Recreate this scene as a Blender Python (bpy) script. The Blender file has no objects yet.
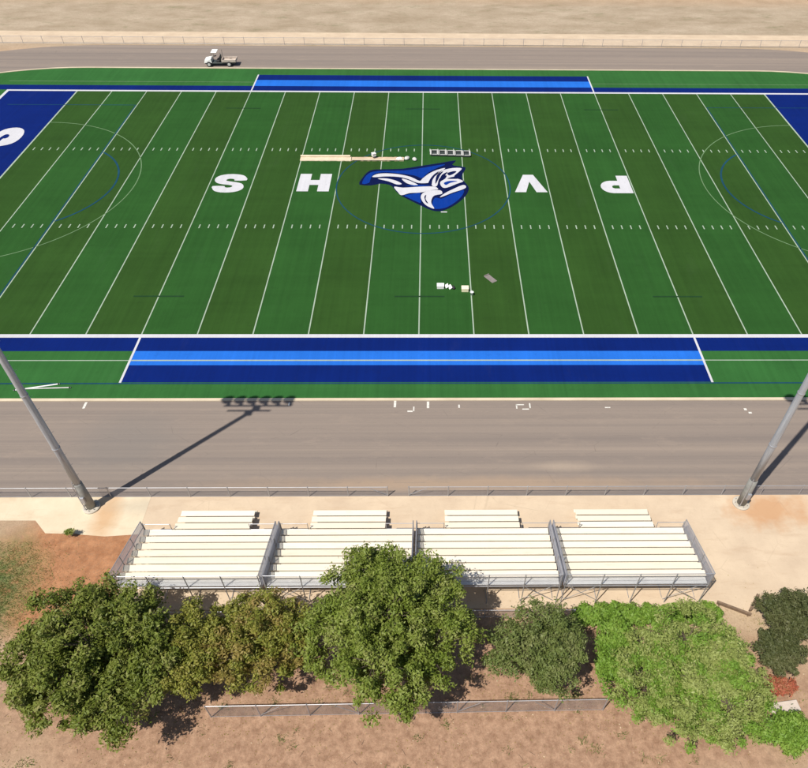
import bpy, math, random
import numpy as np
from mathutils import Vector, Matrix
random.seed(7)
rng = np.random.default_rng(7)
R = math.radians
scene = bpy.context.scene
col = scene.collection

# ------------------------------------------------------------------ camera
PX, PY, PZ = 1.0134510, -43.1433246, 37.6577503
PITCH, YAW, ROLL, FPX = 0.78515479, 0.02015423, 0.01318858, 688.0728826
CX, CY = 440.92832, 381.10551              # principal point in the photograph (808 x 768)
cp, sp, cyw, syw = math.cos(PITCH), math.sin(PITCH), math.cos(YAW), math.sin(YAW)
FWD = Vector((syw*cp, cyw*cp, -sp))
_r = Vector((cyw, -syw, 0)); _u = _r.cross(FWD)
RGT = math.cos(ROLL)*_r + math.sin(ROLL)*_u
UPV = -math.sin(ROLL)*_r + math.cos(ROLL)*_u
cam = bpy.data.cameras.new('camera'); camo = bpy.data.objects.new('camera', cam); col.objects.link(camo)
camo.matrix_world = Matrix(((RGT.x, UPV.x, -FWD.x, PX), (RGT.y, UPV.y, -FWD.y, PY), (RGT.z, UPV.z, -FWD.z, PZ), (0, 0, 0, 1)))
cam.sensor_fit = 'HORIZONTAL'; cam.sensor_width = 36.0
cam.lens = 36.0*FPX/808.0
cam.shift_x = (404-CX)/808.0; cam.shift_y = (CY-384)/808.0
cam.clip_start = 0.5; cam.clip_end = 5000
scene.camera = camo

def gpt(x, y, z=0.0):
    """photograph pixel -> point on the horizontal plane at height z"""
    d = FWD + RGT*((x-CX)/FPX) - UPV*((y-CY)/FPX)
    t = (z-PZ)/d.z
    return Vector((PX+t*d.x, PY+t*d.y, z))

# ------------------------------------------------------------------ light
SUN_EL = R(59.3)
SH = Vector((0.722, 0.692)); SH.normalize()          # shadows fall this way
w = bpy.data.worlds.new('World'); scene.world = w; w.use_nodes = True
nt = w.node_tree; bg = nt.nodes['Background']; bg.inputs['Strength'].default_value = 0.072
sky = nt.nodes.new('ShaderNodeTexSky'); sky.sky_type = 'NISHITA'; sky.sun_disc = False
sky.sun_elevation = SUN_EL; sky.sun_rotation = math.atan2(-SH.x, -SH.y) % (2*math.pi)
nt.links.new(sky.outputs[0], bg.inputs['Color'])
sl = bpy.data.lights.new('sun', 'SUN'); sl.energy = 4.7; sl.angle = R(0.53); sl.color = (1.0, 0.94, 0.85)
so = bpy.data.objects.new('sun', sl); col.objects.link(so); so.location = (-30, -60, 60)
so.rotation_euler = Vector((SH.x*math.cos(SUN_EL), SH.y*math.cos(SUN_EL), -math.sin(SUN_EL))).to_track_quat('-Z', 'Y').to_euler()
scene.view_settings.view_transform = 'Standard'; scene.view_settings.look = 'None'
scene.view_settings.gamma = 1.0; scene.view_settings.use_curve_mapping = False
scene.view_settings.exposure = 0.25
scene.render.engine = 'CYCLES'

# ------------------------------------------------------------------ materials
class NT:
    """small wrapper round a node tree"""
    def __init__(s, m):
        s.m = m; m.use_nodes = True; s.t = m.node_tree; s.n = s.t.nodes; s.l = s.t.links
        s.b = s.n['Principled BSDF']
        s.pos = s.n.new('ShaderNodeNewGeometry').outputs['Position']
    def link(s, a, b): s.l.new(a, b)
    def mapping(s, sc):
        m = s.n.new('ShaderNodeMapping'); m.inputs['Scale'].default_value = sc; s.link(s.pos, m.inputs['Vector']); return m.outputs[0]
    def noise(s, scale, detail=4, sc=None, rough=0.6):
        n = s.n.new('ShaderNodeTexNoise'); n.inputs['Scale'].default_value = scale; n.inputs['Detail'].default_value = detail
        n.inputs['Roughness'].default_value = rough
        s.link(s.mapping(sc) if sc else s.pos, n.inputs['Vector']); return n.outputs['Fac']
    def ramp(s, fac, lo, hi, a=0.0, b=1.0):
        r = s.n.new('ShaderNodeMapRange'); r.inputs['From Min'].default_value = lo; r.inputs['From Max'].default_value = hi
        r.inputs['To Min'].default_value = a; r.inputs['To Max'].default_value = b; s.link(fac, r.inputs['Value']); return r.outputs[0]
    def math(s, op, a, b=None):
        m = s.n.new('ShaderNodeMath'); m.operation = op
        for k, v in ((0, a), (1, b)):
            if v is None: continue
            if isinstance(v, (int, float)): m.inputs[k].default_value = v
            else: s.link(v, m.inputs[k])
        return m.outputs[0]
    def mix(s, fac, a, b, blend='MIX'):
        m = s.n.new('ShaderNodeMix'); m.data_type = 'RGBA'; m.blend_type = blend
        for k, v in ((0, fac), (6, a), (7, b)):
            if isinstance(v, (int, float)): m.inputs[k].default_value = v
            elif isinstance(v, (tuple, list)): m.inputs[k].default_value = (*v, 1)
            else: s.link(v, m.inputs[k])
        return m.outputs[2]
    def blob(s, cx, cy, rx, ry, wob=0.5, scale=0.5, soft=0.25):
        """1 inside a wobbly ellipse on the ground, 0 outside"""
        v = s.n.new('ShaderNodeVectorMath'); v.operation = 'SUBTRACT'; v.inputs[1].default_value = (cx, cy, 0); s.link(s.pos, v.inputs[0])
        v2 = s.n.new('ShaderNodeVectorMath'); v2.operation = 'MULTIPLY'; v2.inputs[1].default_value = (1/rx, 1/ry, 0); s.link(v.outputs[0], v2.inputs[0])
        v3 = s.n.new('ShaderNodeVectorMath'); v3.operation = 'LENGTH'; s.link(v2.outputs[0], v3.inputs[0])
        d = s.math('ADD', v3.outputs['Value'], s.math('MULTIPLY', s.math('SUBTRACT', s.noise(scale, 5), 0.5), wob*2))
        return s.ramp(d, 1-soft, 1+soft, 1, 0)
    def color(s, c):
        if isinstance(c, tuple): s.b.inputs['Base Color'].default_value = (*c, 1)
        else: s.link(c, s.b.inputs['Base Color'])
    def bump(s, h, strength, dist):
        b = s.n.new('ShaderNodeBump'); b.inputs['Strength'].default_value = strength; b.inputs['Distance'].default_value = dist
        s.link(h, b.inputs['Height']); s.link(b.outputs[0], s.b.inputs['Normal'])

M = {}
def mk(name): 
    m = bpy.data.materials.new(name); M[name] = m; return NT(m)
def plain(name, c, rough=0.6, metal=0.0, var=0.15, scale=3.0, bump=0.0):
    t = mk(name); f = t.ramp(t.noise(scale, 5), 0.3, 0.7)
    lo = tuple(x*(1-var) for x in c); hi = tuple(min(1, x*(1+var)) for x in c)
    t.color(t.mix(f, lo, hi)); t.b.inputs['Roughness'].default_value = rough; t.b.inputs['Metallic'].default_value = metal
    if bump: t.bump(t.noise(scale*6, 3), bump, 0.02)
    return t
def turf(name, c, var=0.22, tint=None):
    t = mk(name)
    fibre = t.noise(24, 3, None, 0.7)
    streak = t.noise(1.0, 5, (2.6, 0.05, 1), 0.65)         # pile combed along the roll
    blot = t.noise(0.16, 6, None, 0.6)
    roll = t.noise(1.0, 3, (0.04, 1.1, 1))
    f = t.math('ADD', t.math('ADD', t.math('MULTIPLY', fibre, 0.55), t.math('MULTIPLY', streak, 0.75)), t.math('ADD', t.math('MULTIPLY', blot, 0.9), t.math('MULTIPLY', roll, 0.35)))
    f = t.ramp(f, 0.92, 1.62)
    lo = tuple(x*(1-var) for x in c); hi = tuple(x*(1+var) for x in c)
    cc = t.mix(f, lo, hi)
    # crumb rubber gathered in patches, pale scuffs and dust
    cc = t.mix(t.ramp(t.noise(1.5, 6, None, 0.75), 0.56, 0.74, 0, 0.40), cc, tuple(x*0.55+0.004 for x in c))
    cc = t.mix(t.ramp(t.noise(3.4, 6, (1, 0.55, 1), 0.78), 0.65, 0.80, 0, 0.42), cc, tint or tuple(x*0.85+0.035 for x in c))
    cc = t.mix(t.ramp(t.noise(0.5, 5, (1, 0.3, 1), 0.7), 0.58, 0.80, 0, 0.25), cc, tint or tuple(x*0.9+0.02 for x in c))
    t.color(cc); t.b.inputs['Roughness'].default_value = 0.85; t.b.inputs['Specular IOR Level'].default_value = 0.08
    t.bump(fibre, 0.6, 0.03)
turf('turf_green', (0.0205, 0.0760, 0.0155))
turf('turf_olive', (0.0245, 0.0660, 0.0122))
turf('turf_rim_green', (0.028, 0.112, 0.027))
turf('turf_navy', (0.0014, 0.0125, 0.120))
turf('turf_azure', (0.016, 0.130, 0.54), 0.16)
turf('turf_royal', (0.002, 0.032, 0.24))
turf('turf_logo_navy', (0.002, 0.006, 0.050))
turf('turf_white', (0.52, 0.52, 0.55), 0.12, (0.45, 0.47, 0.45))
turf('turf_line_white', (0.31, 0.38, 0.30), 0.14, (0.25, 0.33, 0.25))
turf('turf_line_faint', (0.13, 0.22, 0.11), 0.2)
turf('turf_line_blue', (0.010, 0.055, 0.092), 0.25)
turf('turf_seam', (0.013, 0.045, 0.016), 0.2)

t = mk('ground_dirt')
grain = t.noise(9, 6); big = t.noise(0.35, 5)
c = t.mix(t.ramp(big, 0.3, 0.7), (0.36, 0.25, 0.155), (0.50, 0.36, 0.24))
c = t.mix(t.blob(20, -21, 9, 3.6, 0.25, 0.4, 0.35), c, (0.56, 0.44, 0.29))
under = t.blob(0, -29.5, 23.0, 5.0, 0.3, 0.5, 0.2)  # reddish mulch strip, its colour also darkened to stand for shade between the trees
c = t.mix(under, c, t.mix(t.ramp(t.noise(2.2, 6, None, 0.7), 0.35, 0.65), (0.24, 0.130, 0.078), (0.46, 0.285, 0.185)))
red = t.blob(-20.6, -21.6, 5.6, 4.2, 0.35, 0.45, 0.25)
c = t.mix(red, c, t.mix(t.ramp(t.noise(1.3, 6, None, 0.7), 0.35, 0.65), (0.29, 0.115, 0.045), (0.48, 0.225, 0.105)))
grass_m = t.blob(-25.3, -23.0, 2.6, 3.4, 0.5, 0.8, 0.4)
c = t.mix(t.math('MULTIPLY', grass_m, t.ramp(t.noise(1.6, 6, None, 0.7), 0.32, 0.6)), c, (0.13, 0.19, 0.06))
orange = t.blob(23.4, -17.6, 2.6, 1.1, 0.5, 0.7, 0.5)
c = t.mix(t.math('MULTIPLY', orange, 0.75), c, (0.44, 0.23, 0.11))
pale = t.blob(0, 76, 160, 11, 0.15, 0.2, 0.2)
c = t.mix(pale, c, t.mix(t.ramp(t.noise(0.25, 7, (0.5, 1, 1), 0.75), 0.35, 0.65), (0.30, 0.235, 0.155), (0.47, 0.385, 0.285)))
c = t.mix(t.math('MULTIPLY', pale, t.ramp(t.noise(0.5, 7, (0.4, 1, 1), 0.8), 0.54, 0.68, 0, 0.7)), c, (0.15, 0.16, 0.07))
c = t.mix(t.ramp(t.noise(3.5, 8, None, 0.85), 0.50, 0.68, 0, 0.6), c, (0.20, 0.125, 0.075))
c = t.mix(t.ramp(t.noise(6.0, 8, None, 0.85), 0.58, 0.72, 0, 0.5), c, (0.55, 0.43, 0.32))
c = t.mix(t.ramp(grain, 0.35, 0.7, 0, 0.35), c, (0.22, 0.15, 0.09))
peb = t.ramp(t.noise(22, 3), 0.66, 0.72, 0, 0.5); c = t.mix(peb, c, (0.6, 0.52, 0.42))
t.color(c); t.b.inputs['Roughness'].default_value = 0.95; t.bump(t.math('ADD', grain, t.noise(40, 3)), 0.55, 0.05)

def concrete(name, a, b, stain):
    t = mk(name)
    c = t.mix(t.ramp(t.noise(0.5, 6), 0.3, 0.7), a, b)
    c = t.mix(t.ramp(t.noise(0.9, 5, (0.35, 1.6, 1), 0.7), 0.52, 0.75, 0, 0.6), c, stain)
    c = t.mix(t.ramp(t.noise(14, 5, None, 0.75), 0.55, 0.75, 0, 0.3), c, tuple(x*0.55 for x in a))
    if name == 'concrete_pale':
        c = t.mix(t.math('MULTIPLY', t.blob(-19.9, -17.6, 0.7, 1.8, 0.5, 1.3, 0.6), 0.7), c, (0.50, 0.29, 0.14))
        c = t.mix(t.math('MULTIPLY', t.blob(-17.5, -17.0, 2.2, 0.5, 0.6, 1.0, 0.6), 0.4), c, (0.42, 0.38, 0.30))
    if name == 'concrete_apron':
        c = t.mix(t.math('MULTIPLY', t.blob(23.2, -17.4, 2.4, 1.2, 1.1, 0.8, 0.5), 0.8), c, (0.46, 0.25, 0.12))
    if name in ('concrete_pale', 'concrete_apron'):
        c = t.mix(t.ramp(t.noise(2.2, 7, None, 0.8), 0.56, 0.74, 0, 0.35), c, tuple(x*0.62 for x in a))
        v_ = t.n.new('ShaderNodeTexVoronoi'); v_.feature = 'DISTANCE_TO_EDGE'; v_.inputs['Scale'].default_value = 0.33; t.link(t.pos, v_.inputs['Vector'])
        ck = t.math('MULTIPLY', t.ramp(v_.outputs['Distance'], 0.0, 0.008, 1, 0), t.ramp(t.noise(0.5, 4), 0.48, 0.6))
        c = t.mix(t.math('MULTIPLY', ck, 0.22), c, (0.2, 0.15, 0.1))
    t.color(c); t.b.inputs['Roughness'].default_value = 0.9; t.bump(t.noise(30, 4), 0.3, 0.02)
concrete('concrete_pale', (0.56, 0.46, 0.32), (0.66, 0.56, 0.41), (0.47, 0.36, 0.23))
concrete('concrete_apron', (0.49, 0.38, 0.27), (0.59, 0.47, 0.335), (0.42, 0.30, 0.20))
concrete('concrete_curb', (0.50, 0.42, 0.30), (0.62, 0.53, 0.39), (0.38, 0.30, 0.2))
concrete('concrete_footing', (0.42, 0.38, 0.31), (0.55, 0.5, 0.42), (0.3, 0.26, 0.2))

t = mk('track_surface')
lane = t.noise(1.0, 6, (0.02, 4.2, 1), 0.7)
lane2 = t.noise(1.0, 5, (0.008, 1.1, 1), 0.6)
c = t.mix(t.ramp(lane2, 0.35, 0.65), (0.195, 0.160, 0.138), (0.258, 0.208, 0.170))
c = t.mix(t.ramp(lane, 0.45, 0.72, 0, 0.5), c, (0.165, 0.138, 0.120))
c = t.mix(t.ramp(t.noise(0.7, 7, (0.35, 1.3, 1), 0.75), 0.54, 0.74, 0, 0.40), c, (0.325, 0.255, 0.198))
c = t.mix(t.ramp(t.noise(2.6, 7, (0.6, 1.2, 1), 0.8), 0.58, 0.75, 0, 0.4), c, (0.13, 0.11, 0.095))
cr_ = t.n.new('ShaderNodeTexVoronoi'); cr_.feature = 'DISTANCE_TO_EDGE'; cr_.inputs['Scale'].default_value = 0.22; t.link(t.mapping((1, 2.2, 1)), cr_.inputs['Vector'])
crk = t.math('MULTIPLY', t.ramp(cr_.outputs['Distance'], 0.0, 0.006, 1, 0), t.ramp(t.noise(0.6, 4), 0.5, 0.62))
c = t.mix(t.math('MULTIPLY', crk, 0.5), c, (0.09, 0.075, 0.065))
c = t.mix(t.math('MULTIPLY', t.blob(-20.5, -11.8, 3.4, 2.6, 0.5, 0.6, 0.5), 0.35), c, (0.155, 0.148, 0.140))
c = t.mix(t.math('MULTIPLY', t.blob(4.0, -15.3, 13, 0.5, 0.7, 0.5, 0.6), 0.5), c, (0.40, 0.28, 0.18))
c = t.mix(t.math('MULTIPLY', t.blob(10.2, -13.8, 1.7, 0.35, 0.5, 1.0, 0.7), 0.4), c, (0.40, 0.32, 0.24))
c = t.mix(t.ramp(t.noise(30, 4, None, 0.8), 0.5, 0.75, 0, 0.35), c, (0.10, 0.085, 0.075))
t.color(c); t.b.inputs['Roughness'].default_value = 0.9; t.bump(t.noise(45, 3), 0.35, 0.015)

plain('galvanised_steel', (0.42, 0.43, 0.46), 0.45, 0.55, 0.12, 2.0)
plain('chain_wire', (0.40, 0.40, 0.44), 0.45, 0.3, 0.10, 2.0)
t = plain('pole_steel', (0.38, 0.40, 0.43), 0.45, 0.3, 0.12, 1.4)
c = t.mix(t.ramp(t.noise(1.0, 6, (9, 9, 0.5), 0.7), 0.35, 0.7), (0.33, 0.35, 0.39), (0.50, 0.53, 0.58)); t.color(t.mix(t.ramp(t.noise(1.0, 5, (5, 5, 0.25), 0.7), 0.6, 0.75, 0, 0.3), c, (0.24, 0.20, 0.17)))
plain('pole_sleeve', (0.27, 0.27, 0.25), 0.7, 0.1, 0.2, 3.0)
t = mk('bleacher_plank'); oi = t.n.new('ShaderNodeObjectInfo').outputs['Random']
c = t.mix(oi, (0.68, 0.61, 0.49), (0.77, 0.71, 0.60))
c = t.mix(t.ramp(t.noise(1.6, 6, (0.5, 3, 1), 0.75), 0.52, 0.76, 0, 0.45), c, (0.50, 0.41, 0.29))
c = t.mix(t.ramp(t.noise(7, 5, None, 0.8), 0.62, 0.74, 0, 0.4), c, (0.36, 0.30, 0.22))
t.color(c); t.b.inputs['Roughness'].default_value = 0.55
plain('bleacher_steel', (0.36, 0.35, 0.35), 0.6, 0.3, 0.2, 2.0)
plain('lamp_housing', (0.10, 0.10, 0.11), 0.5, 0.4)
plain('lamp_glass', (0.55, 0.6, 0.65), 0.1, 0.0)
plain('paint_white', (0.78, 0.78, 0.76), 0.45, 0.0, 0.05)
plain('paint_worn', (0.60, 0.58, 0.53), 0.8, 0.0, 0.2, 6)
plain('cream_board', (0.80, 0.74, 0.52), 0.7, 0.0, 0.06)
plain('backing_beige', (0.50, 0.38, 0.26), 0.9, 0.0, 0.15, 1.2)
plain('backing_pale', (0.62, 0.52, 0.38), 0.9, 0.0, 0.10, 1.2)
plain('black_rubber', (0.022, 0.022, 0.024), 0.8)
plain('dark_plastic', (0.035, 0.045, 0.045), 0.6)
plain('light_grey', (0.50, 0.50, 0.48), 0.6)
plain('mat_grey', (0.20, 0.175, 0.165), 0.9)
plain('timber', (0.17, 0.115, 0.075), 0.85, 0.0, 0.25, 5)
plain('bark', (0.10, 0.075, 0.055), 0.95, 0.0, 0.3, 7, 0.6)
plain('stone_slab', (0.50, 0.43, 0.37), 0.9, 0.0, 0.15, 3)

def leafmat(name, cols, trans=0.25):
    m = bpy.data.materials.new(name); M[name] = m; m.use_nodes = True; t = m.node_tree; n = t.nodes; l = t.links
    n.remove(n['Principled BSDF'])
    g = n.new('ShaderNodeNewGeometry'); r = n.new('ShaderNodeValToRGB'); r.color_ramp.interpolation = 'LINEAR'
    e = r.color_ramp.elements
    while len(e) < len(cols): e.new(0.5)
    for k, cc in enumerate(cols): e[k].position = k/(len(cols)-1); e[k].color = (*cc, 1)
    nz = n.new('ShaderNodeTexNoise'); nz.inputs['Scale'].default_value = 0.9; nz.inputs['Detail'].default_value = 3
    l.new(g.outputs['Position'], nz.inputs['Vector'])
    a = n.new('ShaderNodeMath'); a.operation = 'MULTIPLY_ADD'; a.inputs[1].default_value = 0.45; l.new(g.outputs['Random Per Island'], a.inputs[0])
    mr = n.new('ShaderNodeMapRange'); mr.inputs['From Min'].default_value = 0.3; mr.inputs['From Max'].default_value = 0.7; mr.inputs['To Max'].default_value = 0.55
    l.new(nz.outputs['Fac'], mr.inputs['Value']); l.new(mr.outputs[0], a.inputs[2]); l.new(a.outputs[0], r.inputs[0])
    p = n.new('ShaderNodeBsdfPrincipled'); p.inputs['Roughness'].default_value = 0.55; p.inputs['Specular IOR Level'].default_value = 0.3
    tr = n.new('ShaderNodeBsdfTranslucent'); mx = n.new('ShaderNodeMixShader'); mx.inputs[0].default_value = trans
    l.new(r.outputs[0], p.inputs['Base Color']); l.new(r.outputs[0], tr.inputs['Color'])
    l.new(p.outputs[0], mx.inputs[1]); l.new(tr.outputs[0], mx.inputs[2]); l.new(mx.outputs[0], n['Material Output'].inputs['Surface'])
leafmat('leaf_dark', [(0.066, 0.092, 0.011), (0.130, 0.170, 0.022), (0.205, 0.238, 0.046), (0.265, 0.235, 0.095)])
leafmat('leaf_olive', [(0.095, 0.122, 0.014), (0.185, 0.205, 0.030), (0.270, 0.262, 0.050), (0.32, 0.265, 0.08)])
leafmat('leaf_rust', [(0.16, 0.150, 0.03), (0.26, 0.21, 0.05), (0.34, 0.235, 0.09)])
leafmat('leaf_mid', [(0.080, 0.122, 0.012), (0.150, 0.205, 0.026), (0.220, 0.268, 0.054), (0.300, 0.300, 0.115)])
leafmat('leaf_grey', [(0.085, 0.125, 0.028), (0.145, 0.185, 0.048), (0.215, 0.225, 0.090)])
leafmat('leaf_bright', [(0.100, 0.195, 0.020), (0.165, 0.285, 0.036), (0.25, 0.35, 0.065)])
leafmat('leaf_lime', [(0.175, 0.225, 0.050), (0.265, 0.315, 0.085), (0.36, 0.40, 0.145)])
leafmat('leaf_deep', [(0.055, 0.072, 0.024), (0.095, 0.108, 0.038), (0.145, 0.145, 0.065)])
leafmat('leaf_red', [(0.28, 0.06, 0.035), (0.42, 0.12, 0.07), (0.30, 0.18, 0.08)])
leafmat('grass_blades', [(0.10, 0.17, 0.03), (0.16, 0.23, 0.055), (0.27, 0.26, 0.10)])

# ------------------------------------------------------------------ mesh helpers
class MB:
    def __init__(s): s.v = []; s.f = []; s.m = []
    def add(s, vs, fs, mi=0):
        o = len(s.v); s.v += [tuple(p) for p in vs]; s.f += [tuple(o+i for i in f) for f in fs]; s.m += [mi]*len(fs)
        return s
    def box(s, x0, x1, y0, y1, z0, z1, mi=0, bev=0.0):
        if bev <= 0:
            return s.add([(x0,y0,z0),(x1,y0,z0),(x1,y1,z0),(x0,y1,z0),(x0,y0,z1),(x1,y0,z1),(x1,y1,z1),(x0,y1,z1)],
                  [(0,3,2,1),(4,5,6,7),(0,1,5,4),(1,2,6,5),(2,3,7,6),(3,0,4,7)], mi)
        b = bev
        def ring(z, i): return [(x0+i,y0,z),(x1-i,y0,z),(x1,y0+i,z),(x1,y1-i,z),(x1-i,y1,z),(x0+i,y1,z),(x0,y1-i,z),(x0,y0+i,z)]
        def inner(z): return [(x0+b,y0+b,z),(x1-b,y0+b,z),(x1-b,y0+b,z),(x1-b,y1-b,z),(x1-b,y1-b,z),(x0+b,y1-b,z),(x0+b,y1-b,z),(x0+b,y0+b,z)]
        vs = ring(z0, b) + ring(z1-b, b) + inner(z1)
        fs = [tuple(range(7, -1, -1))]
        for r_ in (0, 8):
            for k in range(8): fs.append((r_+k, r_+(k+1) % 8, r_+8+(k+1) % 8, r_+8+k))
        fs.append(tuple(16+k for k in range(8)))
        return s.add(vs, fs, mi)
    def tube(s, a, b, r0, r1=None, n=8, mi=0, caps=True):
        a, b = Vector(a), Vector(b); r1 = r0 if r1 is None else r1
        d = (b-a).normalized(); q = d.orthogonal().normalized(); u = d.cross(q)
        vs = []
        for p, r_ in ((a, r0), (b, r1)):
            for k in range(n):
                an = 2*math.pi*k/n; vs.append(p+q*(r_*math.cos(an))+u*(r_*math.sin(an)))
        fs = [(k, (k+1) % n, n+(k+1) % n, n+k) for k in range(n)]
        if caps: fs += [tuple(range(n-1, -1, -1)), tuple(range(n, 2*n))]
        return s.add(vs, fs, mi)
    def lathe(s, prof, c=(0, 0, 0), n=20, mi=0, axis='Z'):
        vs = []
        for r_, h in prof:
            for k in range(n):
                an = 2*math.pi*k/n; p = (r_*math.cos(an), r_*math.sin(an), h)
                if axis == 'Y': p = (p[0], p[2], -p[1])
                if axis == 'X': p = (p[2], p[0], p[1])
                vs.append((c[0]+p[0], c[1]+p[1], c[2]+p[2]))
        fs = []
        for j in range(len(prof)-1):
            for k in range(n): fs.append((j*n+k, j*n+(k+1) % n, (j+1)*n+(k+1) % n, (j+1)*n+k))
        fs += [tuple(range(n-1, -1, -1)), tuple((len(prof)-1)*n+k for k in range(n))]
        return s.add(vs, fs, mi)
    def build(s, name, mats, parent=None, smooth=False):
        me = bpy.data.meshes.new(name); me.from_pydata(s.v, [], s.f)
        for m in (mats if isinstance(mats, (list, tuple)) else [mats]): me.materials.append(M[m])
        if any(s.m): me.polygons.foreach_set('material_index', s.m)
        if smooth: me.polygons.foreach_set('use_smooth', [True]*len(me.polygons))
        me.update()
        return link(name, me, parent)
def link(name, me, parent=None):
    o = bpy.data.objects.new(name, me); col.objects.link(o)
    if parent: o.parent = parent
    return o
def tag(o, label=None, cat=None, group=None, kind=None):
    for k, v in (('label', label), ('category', cat), ('group', group), ('kind', kind)):
        if v: o[k] = v
    return o
def empty(name, loc=(0, 0, 0), rz=0):
    o = bpy.data.objects.new(name, None); col.objects.link(o); o.location = loc; o.rotation_euler = (0, 0, rz); o.empty_display_size = 0.3; return o
def copy_tree(o, parent=None):
    c = o.copy(); col.objects.link(c); c.parent = parent
    for ch in list(o.children): copy_tree(ch, c)
    return c
def sheet(name, pts, z, mat, parent=None):
    m = MB(); m.add([(x, y, z) for x, y in pts], [tuple(range(len(pts)))]); return m.build(name, mat, parent)
def rect(name, x0, x1, y0, y1, z, mat, parent=None):
    return sheet(name, [(x0, y0), (x1, y0), (x1, y1), (x0, y1)], z, mat, parent)
def filled(name, loops, z, mat, parent=None):
    """flat shape from closed outlines (inner outlines are holes)"""
    cu = bpy.data.curves.new(name, 'CURVE'); cu.dimensions = '2D'; cu.fill_mode = 'BOTH'
    for lp in loops:
        s = cu.splines.new('POLY'); s.points.add(len(lp)-1); s.use_cyclic_u = True
        for k, p in enumerate(lp): s.points[k].co = (p[0], p[1], 0, 1)
    tmp = bpy.data.objects.new('tmp', cu); col.objects.link(tmp)
    me = bpy.data.meshes.new_from_object(tmp.evaluated_get(bpy.context.evaluated_depsgraph_get()))
    bpy.data.objects.remove(tmp); bpy.data.curves.remove(cu)
    me.name = name; me.transform(Matrix.Translation((0, 0, z))); me.materials.clear(); me.materials.append(M[mat])
    # every face looks up
    fl = [p.index for p in me.polygons if p.normal.z < 0]
    if len(fl) > len(me.polygons)/2: me.flip_normals()
    return link(name, me, parent)
def smooth_loop(pts, n=4):
    out = []; N = len(pts)
    for i in range(N):
        p0, p1, p2, p3 = [np.array(pts[(i+k) % N], float) for k in (-1, 0, 1, 2)]
        for k in range(n):
            t_ = k/n
            out.append(tuple(0.5*((2*p1)+(-p0+p2)*t_+(2*p0-5*p1+4*p2-p3)*t_**2+(-p0+3*p1-3*p2+p3)*t_**3)))
    return out
def smooth_open(pts, n=5):
    P = [np.array(p, float) for p in pts]; P = [2*P[0]-P[1]]+P+[2*P[-1]-P[-2]]; out = []
    for i in range(1, len(P)-2):
        p0, p1, p2, p3 = P[i-1:i+3]
        for k in range(n):
            t_ = k/n; out.append(0.5*((2*p1)+(-p0+p2)*t_+(2*p0-5*p1+4*p2-p3)*t_**2+(-p0+3*p1-3*p2+p3)*t_**3))
    out.append(P[-2]); return out
def ribbon_arc(cx, cy, r, a0, a1, wd, n=48):
    o = []
    for rr, rng_ in ((r+wd/2, range(n+1)), (r-wd/2, range(n, -1, -1))):
        for k in rng_: a = a0+(a1-a0)*k/n; o.append((cx+rr*math.cos(a), cy+rr*math.sin(a)))
    return o
def arc_strip(name, cx, cy, r, a0, a1, wd, z, mat, parent, n=64):
    m = MB(); vs = []
    for k in range(n+1):
        a = a0+(a1-a0)*k/n
        for rr in (r-wd/2, r+wd/2): vs.append((cx+rr*math.cos(a), cy+rr*math.sin(a), z))
    m.add(vs, [(2*k, 2*k+1, 2*k+3, 2*k+2) for k in range(n)]); return m.build(name, mat, parent)

# ------------------------------------------------------------------ setting
YC, RI, RO, XS = 24.7, 32.05, 40.95, 47.0          # stadium shaped infield and track
def stadium(r, n=40):
    p = []
    for k in range(n+1): a = -math.pi/2+math.pi*k/n; p.append((XS+r*math.cos(a), YC+r*math.sin(a)))
    for k in range(n+1): a = math.pi/2+math.pi*k/n; p.append((-XS+r*math.cos(a), YC+r*math.sin(a)))
    return p
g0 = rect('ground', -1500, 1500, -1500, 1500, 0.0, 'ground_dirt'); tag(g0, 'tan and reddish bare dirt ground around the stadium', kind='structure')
# concrete apron between track fence and bleachers
ap = sheet('concrete_apron', [(-17.45, -15.6), (60, -15.6), (60, -23.0), (26, -23.2), (20.35, -23.45), (19.5, -24.55), (17.7, -23.9), (17.2, -24.2), (-17.45, -24.2)], 0.006, 'concrete_apron')
tag(ap, 'beige concrete apron under and in front of the bleachers', kind='structure')
pl = sheet('concrete_pad', [(-60, -15.6), (-17.46, -15.6), (-17.46, -19.1), (-19.5, -19.25), (-21.6, -19.05), (-23.3, -19.0), (-24.3, -18.05), (-60, -17.9)], 0.006, 'concrete_pale')
tag(pl, 'pale concrete pad round the pole beside the red dirt', kind='structure')
def ring(name, a, b, z, mat):
    m = MB(); n = len(a)
    m.add([(x, y, z) for x, y in a]+[(x, y, z) for x, y in b], [(k, (k+1) % n, n+(k+1) % n, n+k) for k in range(n)])
    return m.build(name, mat)
tr = ring('running_track', stadium(RI+0.02), stadium(RO), 0.012, 'track_surface')
tag(tr, 'brownish grey running track around the turf field', kind='structure')
fa = rect('walkway', -120, 120, 66.6, 71.5, 0.006, 'concrete_apron'); tag(fa, 'beige concrete walkway beyond the far track fence', kind='structure')
t_ = mk('lane_paint'); nz_ = t_.noise(1.0, 6, (0.35, 2.0, 1), 0.75)
t_.color((0.36, 0.31, 0.26)); t_.b.inputs['Roughness'].default_value = 0.9
t_.link(t_.ramp(nz_, 0.50, 0.72, 0.0, 0.55), t_.b.inputs['Alpha'])
for k in range(1, 8):
    m = MB(); a_, b_ = stadium(RI+0.24+k*1.08-0.025), stadium(RI+0.24+k*1.08+0.025); n_ = len(a_)
    m.add([(x, y, 0.0165) for x, y in a_]+[(x, y, 0.0165) for x, y in b_], [(q, (q+1) % n_, n_+(q+1) % n_, n_+q) for q in range(n_)]); m.build('lane_line', 'lane_paint', tr)
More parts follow.
